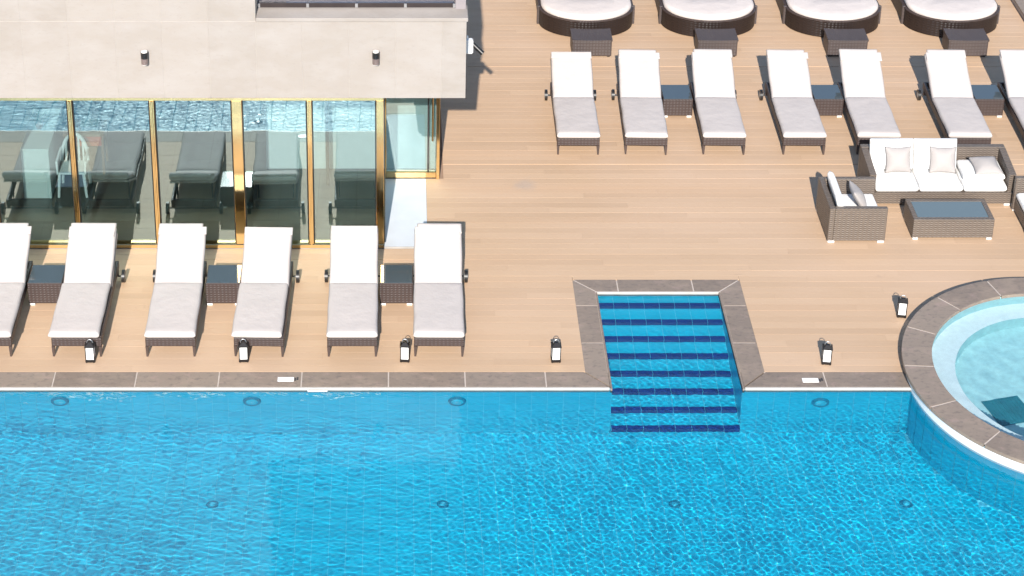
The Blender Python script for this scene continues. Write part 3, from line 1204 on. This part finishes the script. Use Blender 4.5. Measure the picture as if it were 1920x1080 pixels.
front_y, back_y = .712, 6.245
front = [
    (-5.645, 0.3, 28, 1, .0, 1, 'sun lounger cut off by the left edge in the row before the glass front'),
    (-4.40, -0.3, 28, 2, -.03, -1, 'sun lounger second from the left before the glass, lantern at its foot'),
    (-3.102, 0.0, 27, 1, .0, 1, 'third front row sun lounger from the left, just left of a side table'),
    (-1.88, -1.4, 26, 0, -.025, 1, 'front row sun lounger standing before the sun glare on the glass'),
    (-.588, 0.0, 29, 0, .0, 0, 'sun lounger before the right corner of the glass, second from the right'),
    (.612, -0.6, 27, 1, .0, -1, 'rightmost front row sun lounger beside the open deck'),
]
back = [
    (2.992, -0.5, 28, 0, .0, 0, 'leftmost sun lounger of the far row, showing wheels on both sides'),
    (4.095, -1.9, 27, 1, .0, 1, 'second far row sun lounger, left of the blue glass side table'),
    (5.365, -1.2, 28, 2, .0, -1, 'third far row sun lounger, right of the blue glass side table'),
    (6.670, -0.6, 27, 1, .0, 1, 'far row sun lounger left of the plain brown side table'),
    (7.878, -1.5, 28, 2, .0, 1, 'far row sun lounger whose foot is behind the left sofa corner'),
    (9.360, -1.0, 27, 2, .0, -1, 'far row sun lounger behind the right half of the sofa'),
    (10.640, -1.0, 27, 1, .0, 1, 'far row sun lounger cut off by the right edge'),
]
for i, (rowdef, yy, grp) in enumerate(((front, front_y, 'sun loungers before the glass front'), (back, back_y, 'sun loungers in the far row'))):
    for k, (x, rz, tl, pil, cs, sp, lab) in enumerate(rowdef):
        o = make_lounger(tl, pil, cs, 20 * i + k, sp)
        o.location = (x, yy, 0)
        o.rotation_euler = (0, 0, R(rz))
        tag(o, lab, 'sun lounger', grp)

# ------------------------------------------------------------------ side tables
def make_table(name, w, d, h, mat, border, label, cat, group, loc, rz=0.0):
    o = thing(name, loc, label, cat, group, rz)
    x, y = w / 2, d / 2
    m = MB()
    m.box(-x, x, -y, -y + .03, .035, h, .005).box(-x, x, y - .03, y, .035, h, .005)
    m.box(-x, -x + .03, -y + .03, y - .03, .035, h, .004).box(x - .03, x, -y + .03, y - .03, .035, h, .004)
    m.box(-x + .03, x - .03, -y + .03, y - .03, h - .05, h - .012)
    m.build('body', mat, o)
    if border > .03:
        b = border
        r = MB().box(-x, x, -y, -y + b, h + .0005, h + .012, .004).box(-x, x, y - b, y, h + .0005, h + .012, .004)
        r.box(-x, -x + b, -y + b, y - b, h + .0005, h + .012, .004).box(x - b, x, -y + b, y - b, h + .0005, h + .012, .004)
        r.build('rim', mat, o)
        MB().box(-x + b + .002, x - b - .002, -y + b + .002, y - b - .002, h - .004, h + .006, .002).build('glass_top', 'coffee_glass', o)
    else:
        MB().box(-x + .012, x - .012, -y + .012, y - .012, h + .0005, h + .008, .002).build('glass_top', 'table_glass', o)
    for sx in (-1, 1):
        for sy in (-1, 1):
            MB().box(sx * (x - .05) - .04, sx * (x - .05) + .04, sy * (y - .03) - .03, sy * (y - .03) + .03, 0, .034, .004).build('foot', 'foot_white', o)
    return o


for x, w, lab in ((-5.02, .50, 'wicker side table with dark glass top between the two leftmost loungers'),
                  (-2.462, .50, 'wicker side table with glass top in front of the sun glare'),
                  (.025, .48, 'wicker side table between the two rightmost front row loungers')):
    make_table('side_table', w, .48, .375, 'wicker_brown', 0, lab, 'side table', 'side tables between front loungers', (x, 2.185, 0))
for x, lab in ((4.765, 'wicker side table with blue reflection between second and third far loungers'),
               (7.30, 'plain brown wicker side table between fourth and fifth far loungers'),
               (10.0, 'dark wicker side table between the two far loungers at the right edge')):
    make_table('side_table', .50, .52, .345, 'wicker_brown', 0, lab, 'side table', 'side tables in the far row', (x, 7.74, 0))

# ------------------------------------------------------------------ sofa group
sf = thing('sofa', (8.51, 4.66, 0), 'three seat wicker sofa with white cushions, one back cushion fallen flat', 'sofa')
SW = 2.27
h = SW / 2
m = MB().box(-h, h, 0, .05, .04, .235, .006).box(-h + .1, h - .1, .05, .70, .16, .235)
m.build('base', 'wicker_grey', sf)
m = MB().box(-h, h, .69, .80, .04, .655, .008)
m.build('backrest', 'wicker_grey', sf)
for s in (-1, 1):
    x0, x1 = (-h, -h + .10) if s < 0 else (h - .10, h)
    g = MB()
    g.quadbox([(x0, .052, .04), (x1, .052, .04), (x0, .688, .04), (x1, .688, .04),
               (x0, .0, .56), (x1, .0, .56), (x0, .688, .648), (x1, .688, .648)])
    g.build('arm', 'wicker_grey', sf)
    for yy in (.04, .74):
        MB().box(s * (h - .08) - .05, s * (h - .08) + .05, yy - .03, yy + .03, 0, .039, .004).build('foot', 'foot_white', sf)
cw = (SW - .21) / 3
for i in range(3):
    x = -h + .105 + cw * (i + .5)
    MB().cushion(cw - .006, .655, .125, lambda p, x=x: (x + p[0], p[1] + .325 + .005, p[2] + .236), 40 + i, .012, 10, 10).build('seat_cushion', 'sofa_fabric', sf)
    if i < 2:
        def M(p, x=x):
            a = R(72)
            return (x + p[0], .50 + p[1] * math.cos(a) - p[2] * math.sin(a), .362 + p[1] * math.sin(a) + p[2] * math.cos(a))
        MB().cushion(cw - .004, .50, .14, lambda p, M=M: M((p[0], p[1] + .25, p[2] - .07)), 50 + i, .02, 10, 10).build('back_cushion', 'sofa_fabric', sf)
    else:
        MB().cushion(cw - .03, .50, .115, lambda p, x=x: (x + p[0] + .0, p[1] + .385, p[2] + .366), 55, .02, 10, 10).build('back_cushion', 'sofa_fabric', sf)


def throw(loc, rx, rz, label, s=.42, ry=0.0):
    m = MB().cushion(s, s, .13, lambda p: (p[0], p[1], p[2] - .065), int(loc[0] * 100), .03, 12, 12, .06, .09)
    # thin the pillow towards its corners
    m.v = [(x, y, z * (1 - .72 * max(abs(x), abs(y)) / (s / 2) * (max(abs(x), abs(y)) / (s / 2)) ** 2)) for x, y, z in m.v]
    o = m.build('throw_pillow', 'throw_fabric')
    o.location = loc
    o.rotation_euler = (R(rx), R(ry), R(rz))
    return tag(o, label, 'pillow', 'grey throw pillows on the lounge set')


throw((7.90, 5.085, .585), 67, 2, 'light grey throw pillow at the left end of the sofa')
throw((8.60, 5.085, .580), 66, -3, 'light grey throw pillow leaning in the middle of the sofa')
throw((9.255, 4.99, .535), 8, 3, 'light grey throw pillow lying flat on the fallen sofa cushion', .44)


def armchair(x, y, face, label):
    """face = +1 looks to +x, -1 to -x"""
    o = thing('armchair', (x, y, 0), label, 'armchair', 'wicker armchairs beside the sofa')
    a, d = .435, .475
    F = face

    def bx(m, x0, x1, *r):
        q = sorted((x0 * F, x1 * F))
        return m.box(q[0], q[1], *r)
    bx(MB(), -a + .08, a - .02, -d + .08, d - .08, .05, .24, .005).build('base', 'wicker_grey', o)
    for s in (-1, 1):
        y0, y1 = (-d, -d + .08) if s < 0 else (d - .08, d)
        bx(MB(), -a + .081, a, y0, y1, .035, .60, .007).build('arm', 'wicker_grey', o)
    bx(MB(), -a, -a + .08, -d, d, .035, .60, .007).build('backrest', 'wicker_grey', o)
    for s in (-1, 1):
        for t_ in (-1, 1):
            MB().box(s * (a - .06) - .05, s * (a - .06) + .05, t_ * (d - .035) - .03, t_ * (d - .035) + .03, 0, .034, .004).build('foot', 'foot_white', o)
    MB().cushion(.74, 2 * d - .17, .12, lambda p: (F * (p[0] + .045), p[1], p[2] + .242), 61, .012, 10, 10).build('seat_cushion', 'sofa_fabric', o)
    MB().cushion(.40, 2 * d - .18, .11, lambda p: (F * (-a + .145 + p[2] * .93 - (p[0] + .2) * .22 + .03), p[1], .37 + (p[0] + .2) * .93 + p[2] * .2), 62, .014, 8, 12).build('back_cushion', 'sofa_fabric', o)
    return o


armchair(6.985, 4.075, 1, 'wicker armchair left of the coffee table facing right')
throw((7.06, 4.05, .545), 0, 0, 'light grey throw pillow in the left armchair', .42, 58)
armchair(10.03, 4.10, -1, 'wicker armchair cut off by the right edge beside the coffee table')
make_table('coffee_table', 1.22, .60, .345, 'wicker_grey', .07, 'long low wicker coffee table with glass top before the sofa', 'coffee table', None, (8.465, 3.99, 0))

# ------------------------------------------------------------------ daybeds and their stools
def daybed(x, label):
    o = thing('daybed', (x, 10.40, 0), label, 'daybed', 'round fronted daybeds in the far row')
    a, b = .862, .64

    def outline(k, back=1.75):
        pts = []
        for i in range(33):
            th = math.pi + math.pi * i / 32
            pts.append((k * a * math.cos(th), b + k * b * math.sin(th)))
        pts += [(k * a, back), (-k * a, back)]
        return pts
    MB().prism(outline(1.0), .02, .335).build('base', 'wicker_dark', o)
    m = MB()
    top = [(px, py, .336) for px, py in outline(1.012)]
    m.prism(outline(1.014), .336, .352)
    m.build('rim', 'wicker_brown', o)
    g = MB()
    for s in (-1, 1):
        g = MB().box(s * (a + .006) - .03, s * (a + .006) + .03, b - .04, b + .02, .0, .36, .006)
        g.build('corner_post', 'wicker_step', o)
    # cushion with soft edge
    c = MB()
    rings = []
    prof = [(.945, .353), (.962, .38), (.955, .415), (.93, .44), (.86, .452), (.6, .456)]
    for k, z in prof:
        rings.append([(px, py, z) for px, py in outline(k, 1.45)])
    n = len(rings[0])
    vs = [p for r_ in rings for p in r_]
    fs = [(j * n + i, j * n + (i + 1) % n, (j + 1) * n + (i + 1) % n, (j + 1) * n + i) for j in range(len(prof) - 1) for i in range(n)]
    fs.append(tuple((len(prof) - 1) * n + i for i in range(n)))
    c.add(vs, fs, True)
    c.build('mattress', 'daybed_fabric', o)
    # curved back shell, beyond the frame of the photograph
    sh = MB()
    vs = []
    for i in range(25):
        th = math.pi * i / 24
        for rr, z in ((1.0, .353), (1.0, .85), (.95, .85), (.95, .353)):
            vs.append((rr * a * math.cos(th), 1.38 + rr * .42 * math.sin(th), z - .25 * (1 - math.sin(th)) * (z > .5)))
    fs = []
    for i in range(24):
        for k in range(4):
            fs.append((4 * i + k, 4 * i + (k + 1) % 4, 4 * i + 4 + (k + 1) % 4, 4 * i + 4 + k))
    fs += [(0, 1, 2, 3), (96, 99, 98, 97)]
    sh.add(vs, fs)
    sh.build('back_shell', 'wicker_dark', o)
    return o


for x, lab in ((3.515, 'leftmost round fronted daybed with white mattress at the top edge'),
               (5.765, 'second round fronted daybed from the left at the top edge'),
               (8.045, 'third round fronted daybed from the left at the top edge'),
               (10.225, 'rightmost round fronted daybed near the stone kerb')):
    daybed(x, lab)
for x, rz, lab in ((3.515, 0, 'wicker step stool before the leftmost daybed'),
                   (5.752, 0, 'wicker step stool before the second daybed from the left'),
                   (8.07, -1, 'wicker step stool before the third daybed from the left'),
                   (10.215, -1, 'wicker step stool before the rightmost daybed')):
    o = thing('step_stool', (x, 9.90, 0), lab, 'stool', 'wicker stools before the daybeds', R(rz))
    MB().box(-.35, .35, -.22, .22, .02, .315, .008).build('body', 'wicker_step', o)
    g = MB()
    vs, n = [], 12
    for i in range(n + 1):
        xx = -.36 + .72 * i / n
        zz = .018 * (2 * i / n - 1) ** 2
        for yy, z in ((-.23, .317), (.23, .317), (.23, .334 + zz), (-.23, .334 + zz)):
            vs.append((xx, yy, z))
    fs = [(4 * i + k, 4 * i + (k + 1) % 4, 4 * i + 4 + (k + 1) % 4, 4 * i + 4 + k) for i in range(n) for k in range(4)]
    fs += [(0, 3, 2, 1), (4 * n, 4 * n + 1, 4 * n + 2, 4 * n + 3)]
    g.add(vs, fs)
    g.build('seat', 'wicker_step', o)
    for sx in (-1, 1):
        for sy in (-1, 1):
            MB().box(sx * .3 - .025, sx * .3 + .025, sy * .18 - .025, sy * .18 + .025, 0, .019).build('foot', 'black_plastic', o)

# ------------------------------------------------------------------ lanterns
def make_lantern():
    o = bpy.data.objects.new('lantern', None)
    C.objects.link(o)
    MB().box(-.066, .066, -.066, .066, .006, .05, .004).build('base', 'lantern_black', o)
    for sx in (-1, 1):
        for sy in (-1, 1):
            MB().box(sx * .057 - .006, sx * .057 + .006, sy * .057 - .006, sy * .057 + .006, .0505, .248).build('post', 'lantern_black', o)
    for k in range(4):
        a = k * math.pi / 2
        g = MB().box(-.050, .050, -.057, -.053, .051, .246)
        g.v = [(x * math.cos(a) - y * math.sin(a), x * math.sin(a) + y * math.cos(a), z) for x, y, z in g.v]
        g.build('pane', 'lantern_glass', o)
    MB().tube((0, 0, .0505), (0, 0, .15), .03, n=14).build('candle', 'candle_wax', o)
    MB().box(-.07, .07, -.07, .07, .249, .262, .003).build('cap', 'lantern_black', o)
    rf = MB().add([(-.06, -.06, .2625), (.06, -.06, .2625), (.06, .06, .2625), (-.06, .06, .2625), (-.02, -.02, .30), (.02, -.02, .30), (.02, .02, .30), (-.02, .02, .30)],
                  [(3, 2, 1, 0), (4, 5, 6, 7), (0, 1, 5, 4), (1, 2, 6, 5), (2, 3, 7, 6), (3, 0, 4, 7)]).build('roof', 'lantern_black', o)
    g = MB()
    prev = None
    for i in range(9):
        a = math.pi * i / 8
        p = (.04 * math.cos(a), 0, .29 + .055 * math.sin(a))
        if prev:
            g.tube(prev, p, .005, n=6)
        prev = p
    g.build('handle', 'steel', rf)
    for sx in (-1, 1):
        for sy in (-1, 1):
            MB().box(sx * .05 - .01, sx * .05 + .01, sy * .05 - .01, sy * .05 + .01, 0, .0055).build('foot', 'lantern_black', o)
    return o


proto = make_lantern()
for i, (x, y, rz, lab) in enumerate(((-4.20, .62, 0, 'black lantern with white panes at the foot of the second lounger'),
                                    (-2.085, .63, 2, 'black lantern with white panes before the fourth front lounger'),
                                    (.142, .63, -3, 'black lantern standing between the two rightmost front loungers'),
                                    (2.225, .62, 2, 'black lantern on the deck left of the pool steps'),
                                    (5.955, .57, -8, 'black lantern on the deck right of the pool steps near the coping'),
                                    (7.245, 1.69, -10, 'black lantern beside the round pool coping'))):
    o = proto if i == 0 else copy_tree(proto)
    o.location = (x, y, 0.001)
    o.rotation_euler = (0, 0, R(rz))
    tag(o, lab, 'lantern', 'lanterns on the deck')
